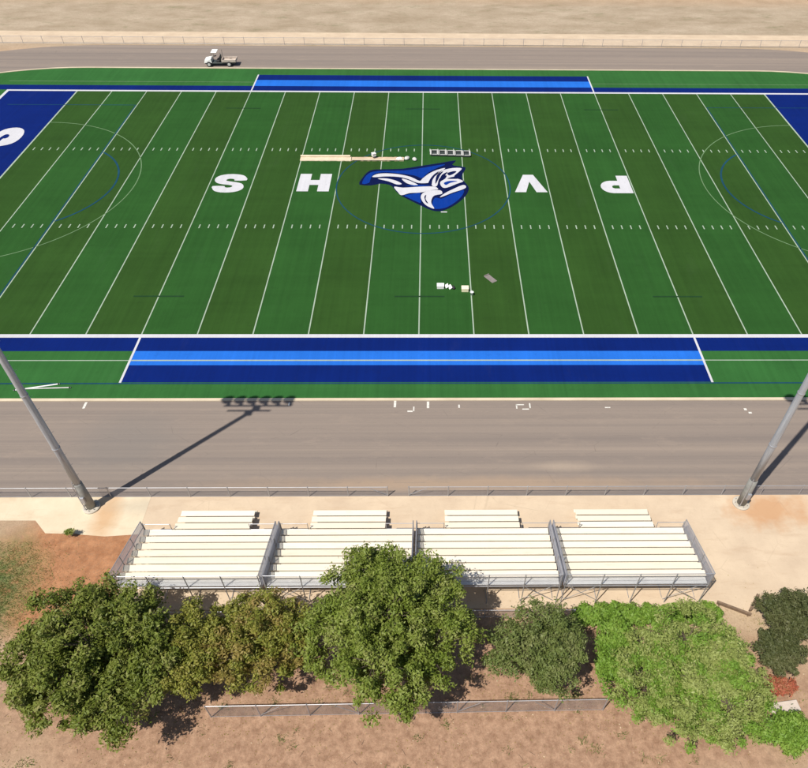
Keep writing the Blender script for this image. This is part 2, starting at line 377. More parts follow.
# raised kerb between turf and track
def kerb():
    m = MB(); a = stadium(RI-0.02); b = stadium(RI+0.24); n = len(a)
    vs = [(x, y, 0.0) for x, y in a]+[(x, y, 0.075) for x, y in a]+[(x, y, 0.075) for x, y in b]+[(x, y, 0.0) for x, y in b]
    fs = []
    for k in range(n):
        j = (k+1) % n
        for q in range(3): fs.append((q*n+k, q*n+j, (q+1)*n+j, (q+1)*n+k))
    m.add(vs, fs); o = m.build('track_kerb', 'concrete_curb'); tag(o, 'narrow pale concrete kerb between turf and track', kind='structure')
kerb()
turf_o = sheet('turf_field', stadium(RI-0.03), 0.020, 'turf_rim_green'); tag(turf_o, 'green artificial turf football field with white yard lines', kind='structure')
T = turf_o
S5, W = 4.572, 48.768
Z1, Z2, Z3 = 0.026, 0.032, 0.038
for k in range(-10, 10):                                   # five-yard turf panels, colour alternating outward from midfield
    kk = k if k >= 0 else -k-1
    rect('turf_panel', k*S5, (k+1)*S5, 0, W, Z1, 'turf_green' if kk % 2 == 0 else 'turf_olive', T)
for s in (-1, 1):
    x0, x1 = sorted((s*10*S5, s*12*S5)); rect('end_zone', x0, x1, 0, W, Z1, 'turf_navy', T)
for (a, b) in ((-2.05, -0.42), (49.19, 50.75)): rect('navy_border', -12*S5-2, 12*S5+2, a, b, Z1, 'turf_navy', T)
X25 = 5*S5
for (a, b, mt, nm) in ((-3.70, -2.05, 'turf_azure', 'bench_strip'), (-5.60, -3.70, 'turf_navy', 'bench_strip'),
                       (50.75, 52.75, 'turf_azure', 'bench_strip'), (52.75, 54.55, 'turf_navy', 'bench_strip')):
    rect(nm, -X25, X25, a, b, Z1, mt, T)
# white lines
for (a, b) in ((-0.42, 0.0), (W, W+0.42)): rect('side_line', -12*S5-0.2, 12*S5+0.2, a, b, Z2, 'turf_white', T)
for s in (-1, 1): rect('end_line', s*12*S5-0.2, s*12*S5+0.2, 0, W, Z2, 'turf_white', T)
for k in range(-10, 11):
    hw = 0.095 if abs(k) == 10 else 0.052
    rect('yard_line', k*S5-hw, k*S5+hw, 0.0, W, Z2, 'turf_line_white', T)
hm = MB().add([(-0.055, -0.33, Z2), (0.055, -0.33, Z2), (0.055, 0.33, Z2), (-0.055, 0.33, Z2)], [(0, 1, 2, 3)])
hm_o = hm.build('hash_mark', 'turf_line_white', T); first = True
for yy in (W/3, 2*W/3):
    for k in range(-10, 10):
        for q in range(1, 5):
            o = hm_o if first else link('hash_mark', hm_o.data, T); first = False
            o.location = (k*S5+q*S5/5, yy, 0)
for s in (-1, 1):
    for (a, b) in ((-5.65, -0.42), (49.19, 54.6)): rect('bench_limit_line', s*X25-0.09, s*X25+0.09, a, b, Z2, 'turf_white', T)
rect('coach_line', -X25+0.09, X25-0.09, -3.22, -3.08, Z2, 'turf_line_white', T)
for s in (-1, 1):
    x0, x1 = sorted((s*(X25+0.09), s*56)); rect('coach_line', x0, x1, -3.20, -3.11, Z2, 'turf_line_white', T)
    rect('coach_line', x0, x1, 51.95, 52.05, Z2, 'turf_line_faint', T)
rect('restraint_line', -56, 56, -5.80, -5.66, Z2, 'turf_line_blue', T)
for k in (-5, 0, 5):
    for yy in (5.05, 43.7): rect('inlaid_mark', k*S5-2.2, k*S5+2.2, yy-0.09, yy+0.09, Z3, 'turf_seam', T)
# soccer markings in blue
arc_strip('centre_circle', 0.2, 24.4, 9.35, 0, 2*math.pi, 0.13, Z3, 'turf_line_blue', T, 96)
for s in (-1, 1):
    rect('penalty_line', s*36.72-0.07, s*36.72+0.07, 4.25, 44.5, Z3, 'turf_line_blue', T)
    x0, x1 = sorted((s*36.8, s*53))
    for yy in (4.3, 44.5): rect('penalty_line', x0, x1, yy-0.06, yy+0.06, Z3, 'turf_line_blue', T)
    am = 0 if s < 0 else math.pi
    arc_strip('penalty_arc', s*42.1, 24.4, 9.15, am-0.92, am+0.92, 0.2, Z3, 'turf_line_blue', T)
    arc_strip('lacrosse_arc', s*45.65, 24.5, 14.9, am-math.pi/2, am+math.pi/2, 0.10, Z3, 'turf_line_faint', T)

# block letters (read from the far side, so turned half round)
def letter(ch, cx, cy, wd, ht, rot=math.pi, mat='turf_white'):
    if ch == 'H': loops = [[(0,0),(.36,0),(.36,.36),(.64,.36),(.64,0),(1,0),(1,1),(.64,1),(.64,.64),(.36,.64),(.36,1),(0,1)]]
    elif ch == 'V': loops = [[(0,1),(.34,0),(.66,0),(1,1),(.66,1),(.5,.40),(.34,1)]]
    elif ch == 'P':
        out = [(0,0),(.38,0),(.38,.30),(.60,.30)]+[(.62+.38*math.cos(a), .65+.35*math.sin(a)) for a in np.linspace(-1.5, 1.5, 12)]+[(.60,1),(0,1)]
        hole = [(.38,.56),(.55,.56),(.62,.60),(.62,.70),(.55,.74),(.38,.74)]
        loops = [out, hole]
    else:
        loops = [smooth_loop([(.97,.66),(.95,.80),(.85,.93),(.65,1.0),(.38,1.0),(.15,.93),(.03,.80),(.03,.65),(.12,.52),(.30,.45),(.52,.40),(.62,.36),(.62,.30),(.55,.26),(.45,.26),(.38,.30),(.36,.36),(.0,.34),(.04,.18),(.16,.06),(.38,0),(.64,0),(.86,.07),(.98,.20),(.98,.36),(.88,.49),(.70,.56),(.48,.60),(.38,.64),(.38,.70),(.45,.74),(.55,.74),(.60,.70),(.62,.66)], 2)]
    cr, sr = math.cos(rot), math.sin(rot); res = []
    for lp in loops:
        q = []
        for (u, v) in lp:
            a, b = (u-.5)*wd, (v-.5)*ht; q.append((cx+a*cr-b*sr, cy+a*sr+b*cr))
        res.append(q)
    o = filled('block_letter', res, Z3, mat, T); o['label'] = 'white block letter %s inlaid in the turf' % ch; return o
letter('S', -20.75, 24.75, 3.5, 3.9); letter('H', -11.6, 24.95, 3.45, 3.75); letter('V', 11.75, 24.9, 3.5, 3.75); letter('P', 21.05, 24.75, 3.3, 3.75)
letter('S', -50.4, 35.5, 5.0, 5.8, -math.pi/2)

# midfield emblem: outlines read off the photograph, laid on the turf
def em(pts): return [tuple(gpt(350+x/6.215, 155+y/6.215)[:2]) for x, y in pts]
def emb(name, pts, z, mat, n=3): return filled(name, [em(smooth_loop(pts, n))], z, mat, EM)
EM = filled('emblem', [em(smooth_loop([(58,186),(72,152),(105,112),(140,95),(200,91),(330,87),(440,70),(560,52),(658,36),(634,62),(668,72),(718,80),(706,108),(694,138),(708,165),(726,186),(738,208),(730,238),(708,268),(668,302),(618,332),(560,352),(508,346),(460,326),(418,306),(370,282),(318,256),(288,230),(262,198),(238,186),(190,180),(130,191)], 2))], 0.040, 'turf_logo_navy', T)
EM['label'] = 'blue and white winged head emblem at midfield'
ZE, ZW, ZN = 0.046, 0.052, 0.058
emb('emblem_field', [(75,180),(100,132),(145,106),(240,100),(340,98),(440,84),(590,60),(540,84),(486,112),(446,146),(400,130),(300,116),(210,110),(150,122),(128,150),(118,176)], ZE, 'turf_royal')
emb('emblem_field', [(338,254),(382,246),(434,238),(436,262),(440,300),(404,288),(370,272)], ZE, 'turf_royal')
emb('emblem_field', [(706,220),(700,250),(660,292),(600,328),(548,338),(520,332),(512,300),(530,268),(570,274),(620,250),(660,236)], ZE, 'turf_royal')
for pts in ([(138,137),(170,121),(230,117),(310,124),(380,140),(432,164),(452,148),(492,118),(540,96),(592,84),(560,110),(522,140),(502,166),(482,177),(420,176),(360,152),(300,139),(220,136),(160,141)],
            [(322,150),(372,163),(424,190),(398,191),(350,177)],
            [(172,150),(230,149),(290,164),(322,183),(290,186),(240,167)],
            [(274,200),(330,206),(430,200),(522,199),(548,216),(510,221),(440,236),(370,240),(320,253),(298,234)],
            [(440,270),(450,242),(490,225),(560,222),(572,244),(526,254),(508,276),(506,304),(524,336),(492,326),(462,306)],
            [(558,266),(590,240),(640,215),(702,189),(722,201),(702,216),(640,236),(600,252)],
            [(506,168),(528,130),(570,100),(640,84),(694,86),(674,110),(646,140),(704,164),(664,182),(602,206),(572,202),(560,172),(592,150),(600,130),(572,134),(552,156),(542,192),(522,201),(508,188)]):
    emb('emblem_feather', pts, ZW, 'turf_white')
emb('emblem_slit', [(462,262),(474,252),(470,276),(486,304),(470,294)], ZN, 'turf_logo_navy')
emb('emblem_slit', [(604,116),(640,104),(662,106),(640,122),(616,130)], ZN, 'turf_logo_navy')
emb('emblem_slit', [(584,176),(620,164),(668,166),(624,176),(596,190)], ZN, 'turf_royal')
emb('emblem_slit', [(540,128),(580,104),(560,130),(540,170),(530,180)], ZN, 'turf_logo_navy')
emb('emblem_slit', [(486,184),(496,156),(520,126),(552,104),(530,132),(512,160),(506,190)], ZN, 'turf_logo_navy')
emb('emblem_slit', [(560,150),(572,126),(606,108),(596,124),(578,142),(566,166)], ZN, 'turf_logo_navy')
emb('emblem_slit', [(604,150),(646,138),(670,150),(640,152)], ZN, 'turf_logo_navy')
emb('emblem_slit', [(340,196),(420,190),(500,192),(430,198)], ZN, 'turf_royal')
p = gpt(444, 212.3); rect('small_dash', p.x-0.32, p.x+0.32, p.y-0.09, p.y+0.09, Z3, 'turf_white', T)

# small painted marks on the track
for (x, y, a, b) in ((-1.69,-7.9,.09,.34),(0.78,-8.0,.09,.34),(-0.55,-8.65,.20,.07),(-0.28,-8.4,.05,.22),(7.67,-8.0,.3,.05),(7.4,-8.2,.05,.2),(8.4,-8.1,.05,.25),(8.05,-8.45,.25,.05),(-24.7,-8.0,.09,.32),(24.5,-8.5,.10,.10),(24.75,-8.85,.12,.08),(3.1,-8.15,.06,.16),(14.2,-8.3,.2,.05),(-9.6,-7.9,.05,.18)):
    rect('painted_mark', x-a, x+a, y-b, y+b, 0.018, 'paint_worn', tr)

# ------------------------------------------------------------------ chain link
def chain(p0, p1, b0, b1, t0, t1, parent, off=(0, 0, 0), d=0.11, r=0.0032):
    """woven wire between two uprights; b = bottom heights, t = top heights at either end"""
    p0, p1 = np.array(p0, float), np.array(p1, float); L = np.linalg.norm(p1-p0); H = (t0-b0+t1-b1)/2
    nrm = np.array([-(p1-p0)[1], (p1-p0)[0]])/L
    vs = []; fs = []
    def P(u, v):
        s = u/L; z = (b0+(b1-b0)*s)+(v/H)*((t0-b0)*(1-s)+(t1-b1)*s); q = p0+(p1-p0)*s; return np.array([q[0], q[1], z])
    n = int((L+H)/d)
    for sgn in (1, -1):
        for i in range(n+1):
            c = i*d-H if sgn == 1 else i*d
            # u = c + sgn*v
            va, vb = (max(0, -c), min(H, L-c)) if sgn == 1 else (max(0, c-L), min(H, c))
            if vb-va < 0.03: continue
            a, b = P(c+sgn*va, va), P(c+sgn*vb, vb); o3 = np.array([nrm[0], nrm[1], 0])*r*0.7*sgn; a = a+o3; b = b+o3
            ax = (b-a)/np.linalg.norm(b-a); q = np.array([nrm[0], nrm[1], 0]); u_ = np.cross(ax, q); k0 = len(vs)
            for e in (a, b):
                for an in (0, 2.094, 4.189): vs.append(tuple(e+r*(math.cos(an)*q+math.sin(an)*u_)-np.array(off)))
            fs += [(k0, k0+1, k0+4, k0+3), (k0+1, k0+2, k0+5, k0+4), (k0+2, k0, k0+3, k0+5)]
    me = bpy.data.meshes.new('wire_mesh'); me.from_pydata(vs, [], fs); me.materials.append(M['chain_wire'])
    o = link('wire_mesh', me, parent); o['kind'] = 'stuff'; return o
def fence(label, pts, h, sp, first_x=None, braced=()):
    p0, p1 = Vector((*pts[0], 0)), Vector((*pts[1], 0)); L = (p1-p0).length; d = (p1-p0)/L
    root = empty('chain_link_fence', tuple(p0), 0); tag(root, label, 'fence')
    n = max(1, round(L/sp)); pm = None
    m = MB(); m.tube((0, 0, 0), (0, 0, h+0.02), 0.030, n=8); m.lathe([(0.034, h+0.02), (0.036, h+0.04), (0.015, h+0.07)], n=8)
    for k in range(n+1):
        if pm is None: po = m.build('post', 'galvanised_steel', root); pm = po.data
        else: po = link('post', pm, root)
        po.location = d*(L*k/n)
    r_ = MB(); r_.tube((0, 0, h-0.02), d*L+Vector((0, 0, h-0.02)), 0.020, n=8); r_.build('top_rail', 'galvanised_steel', root)
    r_ = MB(); r_.tube((0, 0, 0.06), d*L+Vector((0, 0, 0.06)), 0.010, n=6); r_.build('bottom_wire', 'galvanised_steel', root)
    chain(pts[0], pts[1], 0.05, 0.05, h-0.04, h-0.04, root, tuple(p0))
    for k, sg in braced:
        b_ = MB(); q = d*(L*k/n); b_.tube(q+Vector((0, 0, 0.15)), q+d*(sg*L/n*0.45)+Vector((0, 0, h*0.85)), 0.016, n=6); b_.build('brace', 'galvanised_steel', root)
    return root
YF = -16.25
fence('waist high chain link fence along the track, on the red dirt side of the gap', ((-1.86-2.6*14, YF), (-1.86, YF)), 1.02, 2.6, braced=((14, -1),))
fence('waist high chain link fence along the track, on the orange dirt side of the gap', ((-0.46, YF), (-0.46+2.6*14, YF)), 1.02, 2.6, braced=((0, 1),))
fence('long chain link fence along the outer edge of the far track', ((-78, 66.2), (78, 66.2)), 1.02, 3.0)
fence('chain link fence behind the trees at the foot of the slope', ((-10.4, -30.1), (10.0, -29.9)), 1.5, 2.55, braced=((1, 1), (3, -1), (5, 1), (7, -1)))
fence('low chain link fence half hidden between bleachers and trees', ((-16.5, -24.75), (9.2, -24.75)), 0.9, 2.55)

# ------------------------------------------------------------------ floodlight poles
def light_pole(x, y, label, H=21.6):
    root = empty('floodlight_pole', (x, y, 0.0)); tag(root, label, 'light pole', 'floodlight poles behind the track')
    m = MB(); m.lathe([(0.55, 0.0), (0.55, 0.10), (0.50, 0.13)], n=28); m.build('footing', 'concrete_footing', root)
    m = MB(); m.lathe([(0.29, 0.12), (0.28, 1.5), (0.265, 2.6), (0.24, 2.62)], n=24); o = m.build('base_sleeve', 'pole_sleeve', root, True)
    m = MB(); m.lathe([(0.222, 2.60), (0.213, 6.0), (0.190, 10.5), (0.155, H-0.1), (0.10, H)], n=24); m.build('shaft', 'pole_steel', root, True)
    m = MB(); m.lathe([(0.235, 6.0), (0.235, 6.09)], n=24); m.build('joint_band', 'galvanised_steel', root); m = MB(); m.lathe([(0.212, 10.5), (0.212, 10.58)], n=24); m.build('joint_band', 'galvanised_steel', root)
    for k in range(8):
        a = 2*math.pi*k/8; m = MB(); m.tube((0.40*math.cos(a), 0.40*math.sin(a), 0.10), (0.40*math.cos(a), 0.40*math.sin(a), 0.24), 0.028, n=6); m.build('anchor_bolt', 'galvanised_steel', root)
    m = MB(); m.tube((-0.22, -0.30, 0.0), (-0.22, -0.30, 2.4), 0.03, n=8); m.tube((-0.22, -0.30, 2.4), (-0.16, -0.20, 2.9), 0.03, n=8); m.build('conduit', 'galvanised_steel', root)
    m = MB(); m.box(-0.12, 0.12, -0.42, -0.29, 1.0, 1.55, 0, 0.02); m.build('control_box', 'galvanised_steel', root)
    for k in range(14):
        zz = 3.2+k*1.0; m = MB(); m.tube((0.10, 0.14, zz), (0.20, 0.30, zz), 0.009, n=6); m.build('climbing_step', 'galvanised_steel', root)
    for zz, hw in ((H-0.35, 2.45), (H-1.55, 1.6)):
        m = MB(); m.box(-hw, hw, 0.20, 0.32, zz-0.06, zz+0.06, 0, 0.01); m.box(-0.26, 0.26, -0.22, 0.21, zz-0.09, zz+0.09); m.build('crossarm', 'galvanised_steel', root)
    for k in range(6):
        xx = -2.3+k*0.92
        m = MB(); lp = MB()
        # bell shaped reflector tilted down toward the field
        prof = [(0.11, 0.0), (0.16, 0.18), (0.36, 0.36), (0.43, 0.58), (0.44, 0.64)]
        m.lathe(prof, n=16)
        m.box(-0.11, 0.11, -0.11, 0.11, -0.30, 0.0, 0, 0.02)
        o = m.build('floodlight', 'lamp_housing', root, True); o.location = (xx, 0.36, H-0.02); o.rotation_euler = (R(-118), 0, 0)
        g = MB(); g.lathe([(0.41, 0.645), (0.36, 0.665), (0.05, 0.68)], n=16); gl = g.build('lens', 'lamp_glass', o, True)
        y_ = MB(); y_.tube((xx, 0.26, H-0.30), (xx, 0.38, H-0.02), 0.03, n=6); y_.build('lamp_bracket', 'galvanised_steel', root)
    return root
light_pole(-21.06, -17.05, 'grey steel floodlight pole on pale concrete near the red dirt')
light_pole(21.45, -16.95, 'grey steel floodlight pole standing on orange stained ground')

# ------------------------------------------------------------------ bleachers
def make_bleacher():
    root = empty('bleacher', (0, -20.8, 0.006)); HW = 4.12
    def ly(y): return y+20.8
    seat_m = {}; 
    for i in range(10):
        hw = HW-0.08 if i >= 3 else 2.34
        yy = ly(-17.85-0.6*i); z = 0.45+0.2*i
        key = hw
        if key not in seat_m:
            m = MB(); m.box(-hw, hw, -0.195, 0.195, -0.045, 0.0, 0, 0.012); o = m.build('seat_plank', 'bleacher_plank', root); seat_m[key] = [o.data]
            m = MB(); m.box(-hw, hw, 0.215, 0.455, -0.42, -0.38, 0, 0.01); f = m.build('foot_plank', 'bleacher_plank', root); seat_m[key].append(f.data)
        else:
            o = link('seat_plank', seat_m[key][0], root); f = link('foot_plank', seat_m[key][1], root)
        o.location = (0, yy, z); f.location = (0, yy, z)
    for j, (a, b) in enumerate(((-23.58, -23.36), (-23.80, -23.60))):
        m = MB(); m.box(-HW+0.08, HW-0.08, ly(a), ly(b), 2.02, 2.06, 0, 0.01); m.build('walk_plank', 'paint_white', root)
    # steel frames
    for x in (-3.9, -1.95, 0, 1.95, 3.9):
        m = MB(); i0 = 0 if abs(x) < 2.3 else 3
        ya, za = ly(-17.7-0.6*i0), 0.2*i0-0.02; yb, zb = ly(-23.7), 1.95
        m.tube((x, ya, max(za, 0.02)), (x, yb, zb), 0.035, n=6)
        for i in range(i0, 10):
            yy = ly(-17.85-0.6*i); m.box(x-0.02, x+0.02, yy-0.03, yy+0.03, 0.2*i+0.0, 0.40+0.2*i)
            m.box(x-0.021, x+0.021, yy-0.17, yy+0.42, 0.2*i-0.01, 0.2*i+0.028)
        for yy in (-19.6, -21.3): m.tube((x, ly(yy), 0), (x, ly(yy), 0.02+(-17.7-yy)/0.6*0.2), 0.028, n=6)
        m.tube((x, ly(-19.6), 0.05), (x, ly(-23.6), 0.05), 0.022, n=6)
        m.tube((x, ly(-21.3), 0.1), (x, ly(-23.7), 1.85), 0.022, n=6)
        m.build('support_frame', 'bleacher_steel', root)
    for a, b in ((-3.9, -1.95), (1.95, 3.9)):
        m = MB(); m.tube((a, ly(-23.72), 0.1), (b, ly(-23.72), 1.85), 0.02, n=6); m.tube((b, ly(-23.76), 0.1), (a, ly(-23.76), 1.85), 0.02, n=6); m.build('cross_brace', 'bleacher_steel', root)
    # rear guard
    yr = ly(-23.88); TOP = 3.30
    for x in (-4.06, -2.03, 0, 2.03, 4.06):
        m = MB(); m.tube((x, yr, 0.0), (x, yr, TOP), 0.030, n=8); m.build('guard_post', 'bleacher_steel', root)
    for zz in (TOP-0.02, 2.0):
        m = MB(); m.tube((-4.06, yr, zz), (4.06, yr, zz), 0.022, n=8); m.build('guard_rail', 'galvanised_steel', root)
    chain((-4.06, yr+0.03), (4.06, yr+0.03), 2.03, 2.03, TOP-0.03, TOP-0.03, root, (0, 0, 0), 0.085, 0.0035)
    # sloping end guards
    y0, y1 = ly(-19.35), yr
    sl_ = 0.2/0.6; L = y0-y1
    for s in (-1, 1):
        xx = s*4.10
        for t_ in (0.0, 0.33, 0.66):
            yy = y0-L*t_; zt = TOP-sl_*(yy-y1); m = MB(); m.tube((xx, yy, zt-1.32), (xx, yy, zt), 0.026, n=8); m.build('guard_post', 'bleacher_steel', root)
        for dz in (0.0, -0.62, -1.28):
            m = MB(); m.tube((xx, y0, TOP-sl_*L+dz), (xx, y1, TOP+dz), 0.022, n=8); m.build('guard_rail', 'galvanised_steel', root)
        chain((xx+0.03*s, y0), (xx+0.03*s, y1), TOP-sl_*L-1.28, TOP-1.28, TOP-sl_*L, TOP, root, (0, 0, 0), 0.055, 0.0055)
        # front rail beside the short rows
        xa, xb = s*2.42, s*4.08
        for zz in (1.45, 0.85):
            m = MB(); m.tube((xa, y0+0.02, zz), (xb, y0+0.02, zz), 0.020, n=8); m.build('front_rail', 'galvanised_steel', root)
        m = MB(); m.tube((xa, y0+0.02, 0), (xa, y0+0.02, 1.47), 0.024, n=8); m.build('guard_post', 'bleacher_steel', root)
        m = MB(); m.tube((xb, y0+0.05, 0), (xb, y0+0.05, 1.50), 0.024, n=8); m.build('guard_post', 'bleacher_steel', root)
    return root
b0 = make_bleacher()
labs = ['cream bleacher section at the end of the row next to the red dirt',
        'cream bleacher section, second in the row from the red dirt end',
        'cream bleacher section, third in the row from the red dirt end',
        'cream bleacher section at the end of the row above the bright green hedge']
for i, (xc, lb) in enumerate(zip((-12.62, -4.2, 4.22, 12.64), labs)):
    o = b0 if i == 0 else copy_tree(b0)
    o.location.x = xc; tag(o, lb, 'bleacher', 'bleacher sections in a row')

# ------------------------------------------------------------------ trees and shrubs
def leaf_mesh(centres, radii, per, size, up=0.55, seed=1):
    r = np.random.default_rng(seed); n = len(centres)*per
    ci = np.repeat(np.arange(len(centres)), per)
    d = r.normal(size=(n, 3)); d /= np.linalg.norm(d, axis=1)[:, None]
    rad = radii[ci]*(r.random(n)**0.45)*np.where(r.random(n) < 0.12, 1.45, 1.0)
    p = centres[ci]+d*rad[:, None]*np.array([1, 1, 0.8])
    nr = d*0.6+r.normal(size=(n, 3))*0.55+np.array([0, 0, up]); nr /= np.linalg.norm(nr, axis=1)[:, None]
    a = np.cross(nr, r.normal(size=(n, 3))); a /= np.linalg.norm(a, axis=1)[:, None]; b = np.cross(nr, a)
    s = size*(0.45+1.15*r.random(n)**1.6)[:, None]
    q = np.stack([p-a*s, p-b*s*0.45+nr*s*0.12, p+a*s, p+b*s*0.45+nr*s*0.12], 1).reshape(-1, 3)
    return q, n
def leaf_obj(name, q, n, mats, mi, parent):
    me = bpy.data.meshes.new(name); me.vertices.add(4*n); me.loops.add(4*n); me.polygons.add(n)
    me.vertices.foreach_set('co', q.astype(np.float32).ravel()); me.loops.foreach_set('vertex_index', np.arange(4*n, dtype=np.int32))
    me.polygons.foreach_set('loop_start', np.arange(0, 4*n, 4, dtype=np.int32)); me.polygons.foreach_set('loop_total', np.full(n, 4, dtype=np.int32))
    for m in mats: me.materials.append(M[m])
    if mi is not None: me.polygons.foreach_set('material_index', mi.astype(np.int32))
    me.update(); me.validate(); o = link(name, me, parent); o['kind'] = 'stuff'; return o
def tree(name, label, cat, x, y, hc, rx, ry, rz, leaf, clumps, per, size, trunk_r, lobes=7, cr=(0.32, 0.62), alt=None, seed=1, group=None, nstem=1):
    r = np.random.default_rng(seed); root = empty(name, (x, y, 0)); tag(root, label, cat, group)
    # big lobes give an uneven outline, small clumps sit on the lobes
    L = []
    for k in range(lobes):
        an = 2*math.pi*(k/lobes)+r.uniform(-.35, .35); el = r.uniform(-0.35, 0.75); q = r.uniform(0.42, 0.62)
        L.append((np.array([rx*q*math.cos(an)*math.cos(el), ry*q*math.sin(an)*math.cos(el), hc+rz*q*math.sin(el)]), r.uniform(0.42, 0.58)))
    L.append((np.array([0, 0, hc+rz*0.42]), 0.58)); L.append((np.array([0, 0, hc]), 0.6))
    C = []; Rd = []; sc = np.array([rx, ry, rz])
    for k in range(clumps):
        c, q = L[r.integers(len(L))]; d = r.normal(size=3); d /= np.linalg.norm(d)
        if d[2] < -0.45: d[2] *= -0.5
        pnt = c+d*q*sc*r.uniform(0.62, 1.06)
        if pnt[2] < 0.35: pnt[2] = 0.35+0.3*r.random()
        C.append(pnt); Rd.append(r.uniform(*cr))
    C = np.array(C); Rd = np.array(Rd)
    q, n = leaf_mesh(C, Rd, per, size, seed=seed+50)
    mi = None; mats = [leaf]
    if alt:
        mats.append(alt); sel = r.random(len(C)) < 0.35; mi = np.repeat(sel.astype(int), per)
    leaf_obj('crown', q, n, mats, mi, root)
    # trunk and limbs
    m = MB(); 
    for st in range(nstem):
        ox, oy = (0, 0) if nstem == 1 else (r.uniform(-.3, .3), r.uniform(-.3, .3))
        p0 = Vector((ox, oy, -0.02)); fork = Vector((ox*1.6, oy*1.6, hc*0.42)); m.tube(p0, p0.lerp(fork, .15), trunk_r*1.35, trunk_r, 10, caps=False); m.tube(p0.lerp(fork, .15), fork, trunk_r, trunk_r*0.8, 10)
        for c, _q in L[st::nstem]:
            e = Vector(c); mid = fork.lerp(e, 0.5)+Vector((0, 0, 0.15*rz)); m.tube(fork, mid, trunk_r*0.6, trunk_r*0.38, 7); m.tube(mid, e, trunk_r*0.38, trunk_r*0.16, 6)
    for k in range(0, clumps, 3):
        c = Vector(C[k]); j = min(range(len(L)), key=lambda q_: (Vector(L[q_][0])-c).length); m.tube(Vector(L[j][0]), c, trunk_r*0.13, trunk_r*0.05, 4, caps=False)
    m.build('trunk', 'bark', root); return root

tree('broadleaf_tree', 'large dark green tree with a wide crown beside the red dirt', 'tree', -15.6, -28.3, 3.4, 5.0, 4.1, 3.1, 'leaf_dark', 560, 170, 0.084, 0.20, 11, (0.26, 0.52), seed=11)
tree('broadleaf_tree', 'slim olive green tree squeezed between the dark tree and the rusty one', 'tree', -11.1, -27.7, 2.6, 2.1, 2.8, 2.5, 'leaf_olive', 200, 150, 0.076, 0.11, 7, (0.24, 0.44), seed=12)
tree('broadleaf_tree', 'olive yellow tree with rusty brown tips behind the bleachers', 'tree', -7.6, -27.5, 2.7, 2.95, 3.0, 2.6, 'leaf_olive', 290, 150, 0.076, 0.13, 8, (0.24, 0.46), alt='leaf_rust', seed=13)
tree('broadleaf_tree', 'big round mid green tree overlapping the back of the bleachers', 'tree', -1.25, -27.4, 4.3, 4.3, 4.1, 3.5, 'leaf_mid', 640, 165, 0.082, 0.20, 12, (0.26, 0.52), seed=14)
tree('broadleaf_tree', 'small grey green round tree between the big green tree and the lime tree', 'tree', 6.7, -27.9, 2.5, 2.75, 2.5, 2.2, 'leaf_grey', 300, 150, 0.072, 0.13, 8, (0.24, 0.44), seed=15)
tree('broadleaf_tree', 'large pale lime green tree with fine leaves behind the hedge', 'tree', 14.2, -29.35, 2.2, 4.1, 3.5, 2.0, 'leaf_lime', 680, 165, 0.068, 0.16, 11, (0.24, 0.46), alt='leaf_bright', seed=16)
tree('shrub', 'dark olive shrub at the timber edging by the path', 'shrub', 21.1, -25.2, 1.2, 1.9, 1.6, 1.2, 'leaf_deep', 170, 130, 0.07, 0.05, 6, (0.2, 0.36), seed=17, nstem=3)
tree('shrub', 'dark olive shrub tucked against the lime green tree', 'shrub', 19.9, -27.3, 1.0, 1.6, 1.3, 1.0, 'leaf_deep', 130, 130, 0.07, 0.05, 6, (0.2, 0.36), seed=18, nstem=3)
tree('shrub', 'low red leaved shrub beside the stone slab', 'shrub', 19.55, -29.0, 0.42, 1.15, 0.6, 0.40, 'leaf_red', 45, 110, 0.06, 0.03, 5, (0.14, 0.26), seed=19, nstem=2)
tree('shrub', 'low bright green shrub below the stone slab', 'shrub', 19.1, -31.3, 0.6, 1.7, 1.1, 0.6, 'leaf_bright', 110, 120, 0.08, 0.05, 6, (0.22, 0.42), seed=20, nstem=3)
tree('shrub', 'bright green bush growing out under the lime green tree', 'shrub', 11.2, -27.2, 1.0, 1.2, 2.1, 1.0, 'leaf_bright', 120, 120, 0.09, 0.05, 6, (0.25, 0.45), seed=21, nstem=3)
tree('shrub', 'tiny green weed bush at the red dirt edge', 'shrub', -21.6, -19.2, 0.22, 0.32, 0.25, 0.2, 'leaf_mid', 14, 70, 0.05, 0.015, 3, (0.1, 0.18), seed=22, nstem=2)

# bright vine hedge along the back of the bleachers
def hedge():
    root = empty('vine_hedge', (13.4, -24.75, 0)); tag(root, 'bright green vine hedge running along behind the bleacher end', 'hedge')
    r = np.random.default_rng(5); n = 300; C = np.zeros((n, 3)); C[:, 0] = r.uniform(-4.1, 4.1, n); C[:, 1] = r.uniform(-0.5, 0.32, n)
    C[:, 2] = r.uniform(0.2, 1.0, n)*(1-0.25*np.abs(C[:, 0]/4.1)**4); Rd = r.uniform(0.18, 0.36, n)
    q, k = leaf_mesh(C, Rd, 120, 0.085, seed=6); leaf_obj('foliage', q, k, ['leaf_bright'], None, root)
    for x in np.linspace(-3.8, 3.8, 9):
        m = MB(); m.tube((x, 0, -0.02), (x+0.2, 0.02, 0.5), 0.03, 0.02, 6); m.tube((x+0.2, 0.02, 0.5), (x+0.05, 0, 0.95), 0.02, 0.01, 5); m.build('stem', 'bark', root)
hedge()

